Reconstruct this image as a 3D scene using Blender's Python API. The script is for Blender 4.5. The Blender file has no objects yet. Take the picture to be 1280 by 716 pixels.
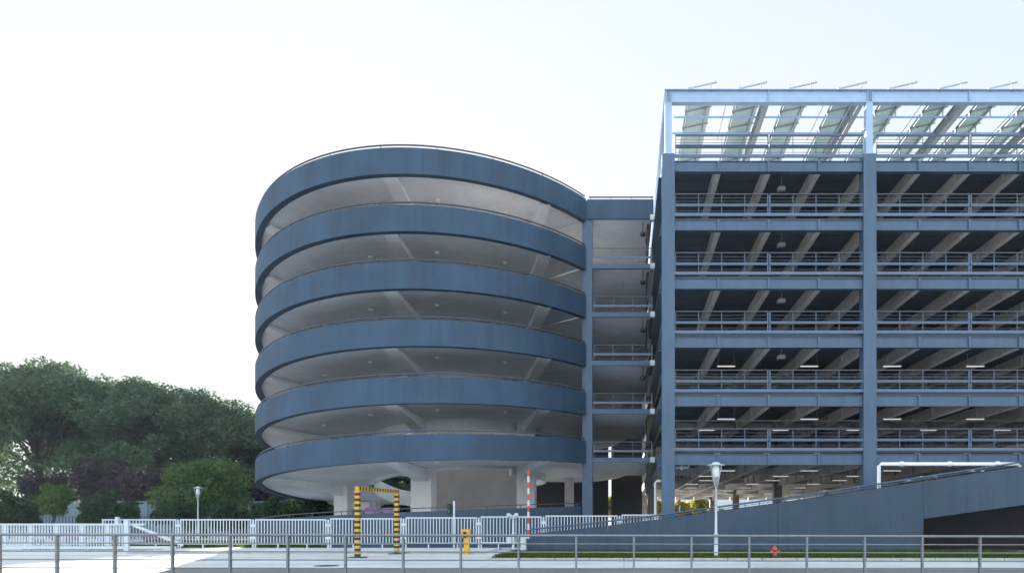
import bpy, bmesh, math, random
import numpy as np
from mathutils import Vector
random.seed(7)
S = bpy.context.scene
COL = S.collection
PI = math.pi
EYE = 1.65
F = 850.0

# ------------------------------------------------------------------ helpers
class MB:
    """collects boxes, bars and tubes, then links them as ONE mesh object"""
    def __init__(s): s.v=[]; s.f=[]; s.mi=[]; s.sm=[]
    def add(s, vs, fs, mi=0, smooth=False):
        o=len(s.v); s.v+=[tuple(p) for p in vs]
        for f in fs:
            s.f.append(tuple(i+o for i in f)); s.mi.append(mi); s.sm.append(smooth)
    def box(s, x0,x1,y0,y1,z0,z1, mi=0):
        vs=[(x0,y0,z0),(x1,y0,z0),(x1,y1,z0),(x0,y1,z0),(x0,y0,z1),(x1,y0,z1),(x1,y1,z1),(x0,y1,z1)]
        s.add(vs,[(0,3,2,1),(4,5,6,7),(0,1,5,4),(1,2,6,5),(2,3,7,6),(3,0,4,7)],mi)
    def bar(s,a,b,w,h,mi=0):
        a=Vector(a);b=Vector(b);d=(b-a).normalized()
        up=Vector((0,0,1)) if abs(d.z)<.9 else Vector((0,1,0))
        r=d.cross(up).normalized()*w/2; u=r.cross(d).normalized()*h/2
        vs=[a-r-u,a+r-u,a+r+u,a-r+u,b-r-u,b+r-u,b+r+u,b-r+u]
        s.add(vs,[(3,2,1,0),(4,5,6,7),(0,1,5,4),(1,2,6,5),(2,3,7,6),(3,0,4,7)],mi)
    def tube(s,pts,r,n=8,mi=0,radii=None,cap=True):
        pts=[Vector(p) for p in pts]; base=[]
        vs=[]; 
        for i,p in enumerate(pts):
            d=(pts[min(i+1,len(pts)-1)]-pts[max(i-1,0)]).normalized()
            up=Vector((0,0,1)) if abs(d.z)<.95 else Vector((0,1,0))
            a=d.cross(up).normalized(); b=a.cross(d).normalized()
            rr=radii[i] if radii else r
            for k in range(n):
                t=2*PI*k/n; vs.append(p+a*math.cos(t)*rr+b*math.sin(t)*rr)
        fs=[]
        for i in range(len(pts)-1):
            for k in range(n):
                k2=(k+1)%n; fs.append((i*n+k,i*n+k2,(i+1)*n+k2,(i+1)*n+k))
        s.add(vs,fs,mi,True)
        if cap:
            o=len(pts)-1
            s.add([vs[k] for k in range(n)],[tuple(range(n))],mi)
            s.add([vs[o*n+k] for k in range(n)],[tuple(reversed(range(n)))],mi)
    def lathe(s,c,prof,n=16,mi=0):
        vs=[];fs=[]
        for r,z in prof:
            for k in range(n):
                t=2*PI*k/n; vs.append((c[0]+r*math.cos(t),c[1]+r*math.sin(t),c[2]+z))
        for i in range(len(prof)-1):
            for k in range(n):
                k2=(k+1)%n; fs.append((i*n+k,i*n+k2,(i+1)*n+k2,(i+1)*n+k))
        s.add(vs,fs,mi,True)
        s.add(vs[:n],[tuple(reversed(range(n)))],mi); s.add(vs[-n:],[tuple(range(n))],mi)
    def prism(s,poly,y0,y1,mi=0):
        """polygon in XZ extruded along Y"""
        n=len(poly)
        vs=[(x,y0,z) for x,z in poly]+[(x,y1,z) for x,z in poly]
        fs=[tuple(range(n)),tuple(reversed(range(n,2*n)))]
        for k in range(n):
            k2=(k+1)%n; fs.append((k,k+n,k2+n,k2))
        s.add(vs,fs,mi)
    def sweep(s,sections,mi=0,smooth=False,closed_ends=True,mis=None):
        """list of sections, each a closed ring of points"""
        m=len(sections[0]); vs=[p for sec in sections for p in sec]
        o=len(s.v); s.v+=[tuple(p) for p in vs]
        for i in range(len(sections)-1):
            for k in range(m):
                k2=(k+1)%m
                s.f.append((o+i*m+k,o+(i+1)*m+k,o+(i+1)*m+k2,o+i*m+k2)); s.mi.append(mis[k] if mis else mi); s.sm.append(smooth)
        if closed_ends:
            s.f.append(tuple(o+k for k in range(m))); s.mi.append(mi); s.sm.append(False)
            e=o+(len(sections)-1)*m
            s.f.append(tuple(e+k for k in reversed(range(m)))); s.mi.append(mi); s.sm.append(False)
    def build(s,name,mats,parent=None,bevel=0):
        me=bpy.data.meshes.new(name)
        me.from_pydata(s.v,[],s.f)
        mats=mats if isinstance(mats,(list,tuple)) else [mats]
        for m in mats: me.materials.append(m)
        me.polygons.foreach_set('material_index',s.mi)
        me.polygons.foreach_set('use_smooth',s.sm)
        bm=bmesh.new(); bm.from_mesh(me)
        bmesh.ops.recalc_face_normals(bm,faces=bm.faces)
        bm.to_mesh(me); bm.free()
        o=bpy.data.objects.new(name,me); COL.objects.link(o)
        if parent is not None:
            o.parent=parent
            off=Vector((0,0,0)); p=parent
            while p is not None: off+=p.location; p=p.parent
            o.location=-off
        if bevel:
            md=o.modifiers.new('bevel','BEVEL'); md.width=bevel; md.segments=2; md.limit_method='ANGLE'; md.angle_limit=math.radians(40)
        return o

def tag(o,label=None,cat=None,group=None,kind=None):
    if label: o['label']=label
    if cat: o['category']=cat
    if group: o['group']=group
    if kind: o['kind']=kind
    return o
def empty(name,loc,label=None,cat=None,group=None):
    e=bpy.data.objects.new(name,None); e.empty_display_size=.3; e.location=loc; COL.objects.link(e)
    return tag(e,label,cat,group)
def copy_tree(o,parent=None):
    c=o.copy(); COL.objects.link(c); c.parent=parent
    for ch in list(o.children): copy_tree(ch,c)
    return c
def wx(px,y): return (px-780.0)/F*y           # photo column -> X at distance y
def wz(py,y): return EYE+(650.0-py)/F*y       # photo row -> Z at distance y

# ------------------------------------------------------------------ materials
def mat(name,base,rough=.6,var=.12,scale=3.0,stretch=(1,1,1),metal=0,bump=.0,bscale=40,spec=.5,emit=None,estr=0,streak=0,joint=0,tint=None,var2=0,scale2=.3):
    m=bpy.data.materials.new(name); m.use_nodes=True
    nt=m.node_tree; b=nt.nodes['Principled BSDF']; L=nt.links.new
    b.inputs['Roughness'].default_value=rough; b.inputs['Metallic'].default_value=metal
    b.inputs['Specular IOR Level'].default_value=spec
    tc=nt.nodes.new('ShaderNodeTexCoord'); mp=nt.nodes.new('ShaderNodeMapping')
    mp.inputs['Scale'].default_value=stretch; L(tc.outputs['Object'],mp.inputs['Vector'])
    nz=nt.nodes.new('ShaderNodeTexNoise'); nz.inputs['Scale'].default_value=scale; nz.inputs['Detail'].default_value=6; nz.inputs['Roughness'].default_value=.6
    L(mp.outputs[0],nz.inputs['Vector'])
    rp=nt.nodes.new('ShaderNodeValToRGB')
    lo=[max(0,c*(1-var)) for c in base]; hi=[min(1,c*(1+var)) for c in base]
    if tint: hi=[min(1,c) for c in tint]
    rp.color_ramp.elements[0].position=.3; rp.color_ramp.elements[1].position=.7
    rp.color_ramp.elements[0].color=(*lo,1); rp.color_ramp.elements[1].color=(*hi,1)
    L(nz.outputs['Fac'],rp.inputs['Fac'])
    out=rp.outputs['Color']
    if var2:
        n2=nt.nodes.new('ShaderNodeTexNoise'); n2.inputs['Scale'].default_value=scale2; n2.inputs['Detail'].default_value=4
        L(tc.outputs['Object'],n2.inputs['Vector'])
        mr=nt.nodes.new('ShaderNodeMapRange'); mr.inputs['From Min'].default_value=.3; mr.inputs['From Max'].default_value=.7
        mr.inputs['To Min'].default_value=1-var2; mr.inputs['To Max'].default_value=1+var2
        L(n2.outputs['Fac'],mr.inputs['Value'])
        mx=nt.nodes.new('ShaderNodeMix'); mx.data_type='RGBA'; mx.blend_type='MULTIPLY'; mx.inputs['Factor'].default_value=1
        L(out,mx.inputs['A']); 
        cb=nt.nodes.new('ShaderNodeCombineColor')
        for k in range(3): L(mr.outputs[0],cb.inputs[k])
        L(cb.outputs[0],mx.inputs['B']); out=mx.outputs['Result']
    def mul(out,fac_socket,lo,hi,p0,p1):
        mr=nt.nodes.new('ShaderNodeMapRange'); mr.inputs['From Min'].default_value=p0; mr.inputs['From Max'].default_value=p1
        mr.inputs['To Min'].default_value=lo; mr.inputs['To Max'].default_value=hi; L(fac_socket,mr.inputs['Value'])
        mx=nt.nodes.new('ShaderNodeMix'); mx.data_type='RGBA'; mx.blend_type='MULTIPLY'; mx.inputs['Factor'].default_value=1
        cb=nt.nodes.new('ShaderNodeCombineColor')
        for k in range(3): L(mr.outputs[0],cb.inputs[k])
        L(out,mx.inputs['A']); L(cb.outputs[0],mx.inputs['B']); return mx.outputs['Result']
    if streak:
        m3=nt.nodes.new('ShaderNodeMapping'); m3.inputs['Scale'].default_value=(2.2,2.2,.10); L(tc.outputs['Object'],m3.inputs['Vector'])
        n3=nt.nodes.new('ShaderNodeTexNoise'); n3.inputs['Scale'].default_value=1.6; n3.inputs['Detail'].default_value=5; n3.inputs['Roughness'].default_value=.7; L(m3.outputs[0],n3.inputs['Vector'])
        out=mul(out,n3.outputs['Fac'],1-streak,1.0,.34,.5); out=mul(out,n3.outputs['Fac'],1.0,1+streak,.6,.72)
    if joint:
        br=nt.nodes.new('ShaderNodeTexBrick'); br.inputs['Scale'].default_value=1; br.offset=0
        br.inputs['Brick Width'].default_value=5.0; br.inputs['Row Height'].default_value=3.2; br.inputs['Mortar Size'].default_value=.022; br.inputs['Mortar Smooth'].default_value=.3
        br.inputs['Color1'].default_value=(1,1,1,1); br.inputs['Color2'].default_value=(.92,.92,.92,1); br.inputs['Mortar'].default_value=(.0,.0,.0,1)
        L(tc.outputs['Object'],br.inputs['Vector']); sp=nt.nodes.new('ShaderNodeSeparateColor'); L(br.outputs['Color'],sp.inputs[0])
        out=mul(out,sp.outputs[0],1-joint,1.0,0,1)
        n4=nt.nodes.new('ShaderNodeTexNoise'); n4.inputs['Scale'].default_value=.55; n4.inputs['Detail'].default_value=8; n4.inputs['Roughness'].default_value=.75; L(tc.outputs['Object'],n4.inputs['Vector'])
        out=mul(out,n4.outputs['Fac'],.78,1.0,.32,.47)
        m5=nt.nodes.new('ShaderNodeMapping'); m5.inputs['Scale'].default_value=(.05,1.7,1); L(tc.outputs['Object'],m5.inputs['Vector'])
        n5=nt.nodes.new('ShaderNodeTexNoise'); n5.inputs['Scale'].default_value=1.0; n5.inputs['Detail'].default_value=3; L(m5.outputs[0],n5.inputs['Vector'])
        out=mul(out,n5.outputs['Fac'],.86,1.0,.36,.48)
    L(out,b.inputs['Base Color'])
    if bump:
        bn=nt.nodes.new('ShaderNodeTexNoise'); bn.inputs['Scale'].default_value=bscale; bn.inputs['Detail'].default_value=4
        L(tc.outputs['Object'],bn.inputs['Vector'])
        bp=nt.nodes.new('ShaderNodeBump'); bp.inputs['Strength'].default_value=bump; bp.inputs['Distance'].default_value=.02
        L(bn.outputs['Fac'],bp.inputs['Height']); L(bp.outputs['Normal'],b.inputs['Normal'])
    if emit:
        b.inputs['Emission Color'].default_value=(*emit,1); b.inputs['Emission Strength'].default_value=estr
    return m
def leaf_mat(name,dark,light,trans=.35,nscale=.35):
    m=bpy.data.materials.new(name); m.use_nodes=True
    nt=m.node_tree; L=nt.links.new; nt.nodes.clear()
    out=nt.nodes.new('ShaderNodeOutputMaterial')
    geo=nt.nodes.new('ShaderNodeNewGeometry'); tc=nt.nodes.new('ShaderNodeTexCoord')
    nz=nt.nodes.new('ShaderNodeTexNoise'); nz.inputs['Scale'].default_value=nscale; nz.inputs['Detail'].default_value=3
    L(tc.outputs['Object'],nz.inputs['Vector'])
    ad=nt.nodes.new('ShaderNodeMath'); ad.operation='MULTIPLY_ADD'; ad.inputs[1].default_value=.5
    L(geo.outputs['Random Per Island'],ad.inputs[0])
    mr=nt.nodes.new('ShaderNodeMapRange'); mr.inputs['From Min'].default_value=.3; mr.inputs['From Max'].default_value=.7; mr.inputs['To Max'].default_value=.5
    L(nz.outputs['Fac'],mr.inputs['Value']); L(mr.outputs[0],ad.inputs[2])
    rp=nt.nodes.new('ShaderNodeValToRGB'); rp.color_ramp.elements[0].color=(*dark,1); rp.color_ramp.elements[1].color=(*light,1)
    L(ad.outputs[0],rp.inputs['Fac'])
    d=nt.nodes.new('ShaderNodeBsdfDiffuse'); t=nt.nodes.new('ShaderNodeBsdfTranslucent'); mx=nt.nodes.new('ShaderNodeMixShader'); mx.inputs[0].default_value=trans
    L(rp.outputs[0],d.inputs['Color']); L(rp.outputs[0],t.inputs['Color'])
    L(d.outputs[0],mx.inputs[1]); L(t.outputs[0],mx.inputs[2]); L(mx.outputs[0],out.inputs['Surface'])
    return m
M={}
M['ring']=mat('blue_render',(.028,.066,.119),.7,.17,.9,(1,1,.35),bump=.15,bscale=25,var2=.16,scale2=.35,streak=.16)
M['wallblue']=mat('blue_wall_paint',(.041,.070,.112),.75,.08,1.2,(1,1,.4),bump=.12,bscale=20,var2=.10,scale2=.25,streak=.15)
M['steel']=mat('blue_steel_paint',(.055,.106,.178),.5,.08,2.0,(1,1,.3),var2=.09,scale2=.3,streak=.09)
M['steel_light']=mat('pale_blue_steel',(.088,.14,.225),.45,.08,3.0)
M['steel_guard']=mat('blue_guard_rail',(.064,.105,.175),.45,.08,3.0)
M['railgrey']=mat('weathered_grey_rail',(.21,.225,.24),.5,.14,6.0,metal=.3)
M['rail_dark']=mat('dark_blue_rail',(.055,.075,.11),.45,.08,3.0)
M['white_steel']=mat('white_steel_paint',(.30,.43,.60),.45,.06,2.0,var2=.06)
M['white']=mat('white_paint',(.50,.56,.62),.5,.07,5.0)
M['plaster']=mat('white_plaster',(.79,.82,.87),.85,.06,1.5,var2=.10,scale2=.25)
M['plaster_col']=mat('white_column_render',(.76,.78,.80),.85,.05,2.0,(1,1,.3),var2=.06)
M['concrete']=mat('raw_concrete',(.30,.285,.265),.85,.14,2.0,var2=.1)
M['firecoat']=mat('grey_fireproof_coat',(.68,.645,.61),.9,.12,5.0,var2=.12)
M['decking']=mat('dark_decking',(.085,.11,.145),.7,.12,3.0)
M['floor']=mat('deck_floor',(.48,.48,.475),.8,.10,1.0)
M['ramp_floor']=mat('ramp_asphalt',(.13,.13,.135),.85,.12,1.5)
M['inner_grey']=mat('grey_parapet_render',(.48,.49,.50),.85,.08,1.5)
M['dark']=mat('dark_panel',(.035,.037,.042),.6,.1,4.0)
M['greywall']=mat('grey_core_wall',(.36,.345,.335),.85,.08,1.0,var2=.08)
M['tube']=mat('lit_tube',(.8,.8,.8),.4,.02,emit=(1,.97,.92),estr=.075)
M['pipe']=mat('white_pipe',(.75,.78,.8),.4,.05)
M['opening_shade']=mat('painted_opening_shade',(.010,.011,.014),.8,.1,2.0)  # near-black base colour paints in the shade inside the ramp opening
M['galv']=mat('galvanised_steel',(.34,.37,.40),.42,.12,6.0,metal=.55)
M['road']=mat('asphalt',(.19,.185,.18),.85,.16,9.0,bump=.3,bscale=60,var2=.14,scale2=.35)
M['pave']=mat('pale_concrete_paving',(.63,.64,.645),.8,.07,2.0,bump=.1,bscale=40,var2=.10,scale2=.3,joint=.35)
M['ground']=mat('far_ground',(.40,.39,.37),.9,.12,.3)
M['kerb']=mat('kerb_stone',(.36,.36,.355),.8,.14,4.0)
M['yellow']=mat('yellow_paint',(.60,.33,.015),.5,.08,8.0)
M['black']=mat('black_paint',(.02,.02,.02),.5,.1,8.0)
M['red']=mat('red_paint',(.55,.035,.03),.45,.1,8.0)
M['hydrant']=mat('red_hydrant_paint',(.50,.07,.05),.5,.12,12.0)
M['purple']=mat('purple_sign_paint',(.60,.36,.64),.5,.06,6.0)
M['farwall']=mat('grey_blue_wall',(.11,.15,.18),.8,.08,.8,var2=.08)
M['farfence']=mat('dark_fence',(.04,.06,.075),.6,.1,3.0)
M['lamp_head']=mat('frosted_lamp',(.78,.80,.80),.35,.04)
M['bark']=mat('bark',(.040,.034,.028),.95,.3,3.0,(1,1,.2),bump=.6,bscale=12)
M['soil']=mat('lawn_soil',(.060,.075,.022),.95,.25,2.0)
M['green_led']=mat('green_signal',(.02,.25,.14),.4,.05)
M['leaf']=leaf_mat('leaf_dark_green',(0.046,0.085,0.055),(0.111,0.166,0.084))
M['leaf_b']=leaf_mat('leaf_blue_green',(0.043,0.081,0.057),(0.100,0.155,0.085))
M['leaf_bush']=leaf_mat('leaf_mid_green',(0.061,0.115,0.045),(0.139,0.209,0.074))
M['leaf_dk']=leaf_mat('leaf_deep_green',(0.034,0.065,0.039),(0.074,0.115,0.057))
M['leaf_purple']=leaf_mat('leaf_plum',(0.045,0.037,0.048),(0.084,0.065,0.077),.25)
M['leaf_yellow']=leaf_mat('leaf_yellow_green',(.16,.17,.03),(.36,.33,.05),.5)
M['leaf_flower']=leaf_mat('petal_pale_pink',(.25,.20,.32),(.60,.42,.55),.3)
M['blade']=leaf_mat('grass_blade',(.050,.085,.018),(.12,.17,.035),.4,2.0)
def pv():
    m=bpy.data.materials.new('translucent_panel'); m.use_nodes=True
    nt=m.node_tree; L=nt.links.new; nt.nodes.clear()
    out=nt.nodes.new('ShaderNodeOutputMaterial')
    tc=nt.nodes.new('ShaderNodeTexCoord')
    nz=nt.nodes.new('ShaderNodeTexNoise'); nz.inputs['Scale'].default_value=.7; nz.inputs['Detail'].default_value=4
    L(tc.outputs['Object'],nz.inputs['Vector'])
    rp=nt.nodes.new('ShaderNodeValToRGB'); rp.color_ramp.elements[0].color=(.38,.45,.46,1); rp.color_ramp.elements[1].color=(.47,.54,.55,1)
    rp.color_ramp.elements[0].position=.3; rp.color_ramp.elements[1].position=.7
    L(nz.outputs[0],rp.inputs[0])
    d=nt.nodes.new('ShaderNodeBsdfDiffuse'); t=nt.nodes.new('ShaderNodeBsdfTranslucent'); mx=nt.nodes.new('ShaderNodeMixShader'); mx.inputs[0].default_value=.55
    g=nt.nodes.new('ShaderNodeBsdfGlossy'); g.inputs['Roughness'].default_value=.15; g.inputs['Color'].default_value=(.8,.85,.9,1)
    m2=nt.nodes.new('ShaderNodeMixShader'); m2.inputs[0].default_value=.08
    L(rp.outputs[0],d.inputs[0]); L(rp.outputs[0],t.inputs[0])
    L(d.outputs[0],mx.inputs[1]); L(t.outputs[0],mx.inputs[2]); L(mx.outputs[0],m2.inputs[1]); L(g.outputs[0],m2.inputs[2]); L(m2.outputs[0],out.inputs[0])
    return m
M['pv']=pv()

# ------------------------------------------------------------------ world, sun, camera
SUN_EL=math.radians(12.5); SUN_AZ=math.radians(-22.7)      # azimuth from +Y towards +X
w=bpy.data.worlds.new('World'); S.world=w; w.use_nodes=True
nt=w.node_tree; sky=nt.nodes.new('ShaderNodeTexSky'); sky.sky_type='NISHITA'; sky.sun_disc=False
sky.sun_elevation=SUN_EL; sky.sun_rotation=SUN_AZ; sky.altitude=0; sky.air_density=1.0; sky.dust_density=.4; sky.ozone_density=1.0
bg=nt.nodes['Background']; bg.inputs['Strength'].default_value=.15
# hazy bright sky: the glow round the sun rolls off softly instead of blowing up
SKY_K=0.50
sep=nt.nodes.new('ShaderNodeSeparateColor'); com=nt.nodes.new('ShaderNodeCombineColor'); nt.links.new(sky.outputs[0],sep.inputs[0])
for k in range(3):
    a=nt.nodes.new('ShaderNodeMath'); a.operation='MULTIPLY_ADD'; a.inputs[1].default_value=1/SKY_K; a.inputs[2].default_value=1
    d_=nt.nodes.new('ShaderNodeMath'); d_.operation='DIVIDE'
    nt.links.new(sep.outputs[k],a.inputs[0]); nt.links.new(sep.outputs[k],d_.inputs[0]); nt.links.new(a.outputs[0],d_.inputs[1]); nt.links.new(d_.outputs[0],com.inputs[k])
# added gain brightens the dome behind the camera to light the shaded facades
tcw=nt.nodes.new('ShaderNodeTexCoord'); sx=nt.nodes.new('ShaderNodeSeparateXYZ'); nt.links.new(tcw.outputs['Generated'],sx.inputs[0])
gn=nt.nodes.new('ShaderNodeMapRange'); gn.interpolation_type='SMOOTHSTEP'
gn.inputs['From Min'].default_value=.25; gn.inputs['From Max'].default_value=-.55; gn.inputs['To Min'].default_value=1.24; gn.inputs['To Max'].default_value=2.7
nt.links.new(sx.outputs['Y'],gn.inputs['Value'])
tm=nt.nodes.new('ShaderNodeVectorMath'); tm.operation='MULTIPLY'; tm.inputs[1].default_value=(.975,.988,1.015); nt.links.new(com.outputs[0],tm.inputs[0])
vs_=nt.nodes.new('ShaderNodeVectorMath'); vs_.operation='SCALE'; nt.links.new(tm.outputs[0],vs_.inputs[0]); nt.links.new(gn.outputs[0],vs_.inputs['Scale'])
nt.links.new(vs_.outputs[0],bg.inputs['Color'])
sd=bpy.data.lights.new('sun','SUN'); sd.energy=2.0; sd.angle=math.radians(.5); sd.color=(1,.935,.84)
so=bpy.data.objects.new('sun',sd); COL.objects.link(so)
dirv=Vector((math.sin(SUN_AZ)*math.cos(SUN_EL),math.cos(SUN_AZ)*math.cos(SUN_EL),math.sin(SUN_EL)))
so.rotation_euler=dirv.to_track_quat('Z','Y').to_euler(); so.location=dirv*200
cd=bpy.data.cameras.new('camera'); co=bpy.data.objects.new('camera',cd); COL.objects.link(co); S.camera=co
co.location=(0,0,EYE); co.rotation_euler=(PI/2,0,0)
cd.sensor_width=36; cd.lens=F/1280*36; cd.shift_x=-140/1280; cd.shift_y=292/1280; cd.clip_start=.1; cd.clip_end=5000
S.view_settings.view_transform='Standard'; S.view_settings.look='None'; S.view_settings.gamma=1; S.view_settings.use_curve_mapping=False
S.view_settings.exposure=3.68

# ------------------------------------------------------------------ ground
def sheet(name,x0,x1,y0,y1,z,m,thick=.06):
    b=MB(); b.box(x0,x1,y0,y1,z-thick,z); o=b.build(name,m); tag(o,kind='structure'); return o
g=MB(); g.add([(-2000,-300,0),(2000,-300,0),(2000,3500,0),(-2000,3500,0)],[(0,1,2,3)]); tag(g.build('ground',M['ground']),kind='structure')
for nm,x0,x1,y0,y1,z,m in (('road',-90,90,-20,23.6,.004,M['road']),('driveway',-90,90,23.6,40,.008,M['pave']),('yard',-90,2,40,78,.004,M['pave']),('garage_ground_floor',2,45,38.3,108,.008,M['floor'])):
    b=MB(); b.add([(x0,y0,z),(x1,y0,z),(x1,y1,z),(x0,y1,z)],[(0,1,2,3)]); tag(b.build(nm,m),kind='structure')
# raised strip under the fence, with its kerb
b=MB()
x=-24.5
while x<-7.0:
    b.box(x+.01,min(x+1.0,-6.9)-.01,33.5,33.68,0,.125); x+=1.0
tag(b.build('kerb',M['kerb']),kind='structure')
b=MB(); b.box(-24.5,-6.9,33.69,38.4,0,.115); tag(b.build('pavement',M['pave']),kind='structure')
b=MB()
x=-5.6
while x<18.6:
    b.box(x+.012,x+1.38,27.5,27.68,0,.13); x+=1.4
x=-5.6
tag(b.build('kerb',M['kerb']),kind='structure')
sheet('grass_verge',-5.5,18.7,27.69,33.55,.11,M['soil'],.1)
sheet('lawn',-34,-17.5,38.42,52,.10,M['soil'],.1)
def grass(name,regions,n,h,label):
    rng=np.random.default_rng(5); vs=[];fs=[]
    for (x0,x1,y0,y1,z),k in zip(regions,n):
        X=rng.uniform(x0,x1,k);Y=rng.uniform(y0,y1,k);A=rng.uniform(0,2*PI,k);H=rng.uniform(.5,1.2,k)*h;Lx=rng.normal(0,.4,k)*h;Ly=rng.normal(0,.4,k)*h;W=rng.uniform(.008,.02,k)*1.5
        for i in range(k):
            c,s_=math.cos(A[i])*W[i],math.sin(A[i])*W[i]; o=len(vs)
            vs+= [(X[i]-c,Y[i]-s_,z),(X[i]+c,Y[i]+s_,z),(X[i]+Lx[i],Y[i]+Ly[i],z+H[i])]; fs.append((o,o+1,o+2))
    me=bpy.data.meshes.new(name); me.from_pydata(vs,[],fs); me.materials.append(M['blade'])
    o=bpy.data.objects.new(name,me); COL.objects.link(o); tag(o,label,'grass',kind='stuff')
grass('verge_grass',[(-5.4,18.6,27.75,33.4,.105)],[42000],.16,'short mown green grass on the verge before the blue ramp wall')
grass('lawn_grass',[(-33,-17.6,38.5,50,.095)],[36000],.16,'bright green lawn grass behind the white fence')

# ------------------------------------------------------------------ multi storey garage
GX=[2.5,13.85,25.2,36.55]; Q=2.8375; FY=38.4
D=[5.74+3.304*k for k in range(6)]
ROWS=[38.4,61.2,84.0,106.8]
XR=37.0
G=empty('parking_garage',(13.85,38.4,0),'six storey blue steel parking garage with open decks and solar roof','parking garage')
# columns
for r,Y in enumerate(ROWS):
    for i,X in enumerate(GX):
        b=MB(); wd=.36
        b.box(X-wd,X+wd,Y-.12,Y+.6,0,D[5]+.02)
        if r==0:
            b.box(X-wd-.08,X+wd+.08,Y-.2,Y+.68,0,.25)
        b.build('column',M['steel'] if r==0 else M['concrete'],G)
def rail_part(name,x0,x1,y,z,parent,posts,thick,light,axis='x'):
    """railing: top rail, guard rail, thin rods, posts"""
    r=MB(); r.bar((x0,y,z+1.07),(x1,y,z+1.07),.06,.10 if z>22 else .05); top=r.build(name,M['rail_dark'],parent)
    q=MB(); q.box(x0,x1,y-.035,y-.005,z+.37-(.04 if z>22 else 0),z+.52+(.02 if z>22 else 0)); q.build('guard_rail',light,top)
    q=MB()
    for h in (.12,.66,.85): q.bar((x0,y,z+h),(x1,y,z+h),.02,.02)
    q.build('rod',M['rail_dark'],top)
    for p in posts:
        q=MB(); t=.034 if p in thick else .018
        q.box(p-t,p+t,y+.003,y+.05,z+.0,z+1.045); q.build('post',M['steel_light'],top)
    return top
for k,z in enumerate(D):
    # slab with ribbed deck underside
    b=MB(); b.box(2.35,XR,FY+.55,107.3,z-.22,z-.04); 
    s=b.build('floor_slab',[M['floor']],G)
    c=MB()
    c.box(2.34,XR+.01,FY+.53,107.31,z-.235,z-.222); c.box(2.34,XR+.01,FY+.53,FY+.545,z-.222,z-.05)
    y=FY+1.2
    while y<64: c.box(2.36,XR-.01,y,y+.10,z-.262,z-.236); y+=1.3
    c.build('decking',M['decking'],s)
    # front edge, bay by bay
    for i in range(3):
        x0=GX[i]+.363; x1=GX[i+1]-.363
        e=MB(); e.box(x0,x1,FY-.08,FY+.0,z-.17,z+.0)              # toe plate
        e.build('toe_plate',M['steel_light'],G)
        e=MB()
        e.box(x0,x1,FY+.06,FY+.10,z-.93,z-.36)                      # web
        e.box(x0,x1,FY-.06,FY+.26,z-.96,z-.93)                     # lower flange
        e.box(x0,x1,FY-.0,FY+.26,z-.36,z-.33)                     # upper flange
        for j in (1,2,3):
            xs=GX[i]+Q*j; e.box(xs-.07,xs+.07,FY-.03,FY+.06,z-.93,z-.36)
        e.build('edge_beam',M['steel'],G)
        xm=(GX[i]+GX[i+1])/2
        for h0,h1 in ((x0+.02,xm-.03),(xm+.03,x1-.02)):
            n=4; ps=[h0+.03+(h1-h0-.06)*j/n for j in range(n+1)]
            rail_part('railing',h0,h1,FY-.04,z,G,ps,(ps[0] if h0>xm else ps[-1],),M['steel_guard'] if k<5 else M['ring'])
    # deep beams running back
    for j in range(13):
        X=GX[0]+Q*j; b=MB()
        b.box(X-.15,X+.15,FY+.28,106.9,z-.97,z-.94); b.box(X-.04,X+.04,FY+.28,106.9,z-.94,z-.275)
        b.box(X-.15,X+.15,FY+.28,106.9,z-.30,z-.272)
        y=FY+1.6
        while y<62:
            b.box(X-.13,X-.045,y,y+.03,z-.935,z-.305); b.box(X+.045,X+.13,y,y+.03,z-.935,z-.305); y+=2.9
        b.build('deck_beam',M['firecoat'],G)
    for Y in ROWS[1:]+[49.8,72.6,95.4]:
        b=MB(); 
        for j in range(12):
            b.box(GX[0]+Q*j+.16,GX[0]+Q*(j+1)-.16,Y-.12,Y+.12,z-.80,z-.275)
        b.build('cross_beam',M['firecoat'],G)
    # side girder facing the spiral
    b=MB(); b.box(2.2,2.32,FY+.62,107.2,z-.95,z+.08); b.box(1.98,2.45,FY+.62,107.2,z-1.0,z-.955)
    b.build('side_girder',M['steel'],G)
# fluorescent fittings under the decks
rows={0:[42.6,47.8,53.0,58.2,65.0,71.5,79,88,97],1:[42.6,47.8],2:[42.6]}
for k,ys in rows.items():
    for ri,Y in enumerate(ys):
        for c_ in range(6 if k else 7):
            X=6.4+5.2*c_-(.6 if ri%2 else 0)
            if X>35: continue
            if (780+F*X/Y)>1300: continue
            b=MB(); zt=D[k]-1.08 if k else D[k]-1.0
            b.box(X-.55,X+.55,Y-.05,Y+.05,zt,zt+.022,0); b.box(X-.56,X+.56,Y-.07,Y+.07,zt+.024,zt+.08,1)
            b.box(X-.5,X-.48,Y-.01,Y+.01,zt+.08,D[k]-.27,1); b.box(X+.48,X+.5,Y-.01,Y+.01,zt+.08,D[k]-.27,1)
            b.build('ceiling_light',[M['tube'],M['white']],G)
# service pipes under the lowest deck
b=MB(); b.tube([(3.0,39.6,4.72),(3.7,39.6,4.72),(3.78,39.6,4.78),(3.8,39.6,5.2)],.07,10); b.lathe((3.35,39.6,4.6),[(.09,0),(.09,.26)],10)
b.build('service_pipe',M['pipe'],G)
for k in (5,4,3,2):
    X,Y=wx(977,40.2),40.2; b=MB(); b.box(X-.02,X+.02,Y-.02,Y+.02,D[k]-.93,D[k]-.27); b.box(X-.2,X+.2,Y-.12,Y+.12,D[k]-1.16,D[k]-.932); b.box(X-.26,X-.205,Y-.1,Y+.1,D[k]-1.22,D[k]-1.0)
    b.build('parking_sensor',M['galv'],G)
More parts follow.
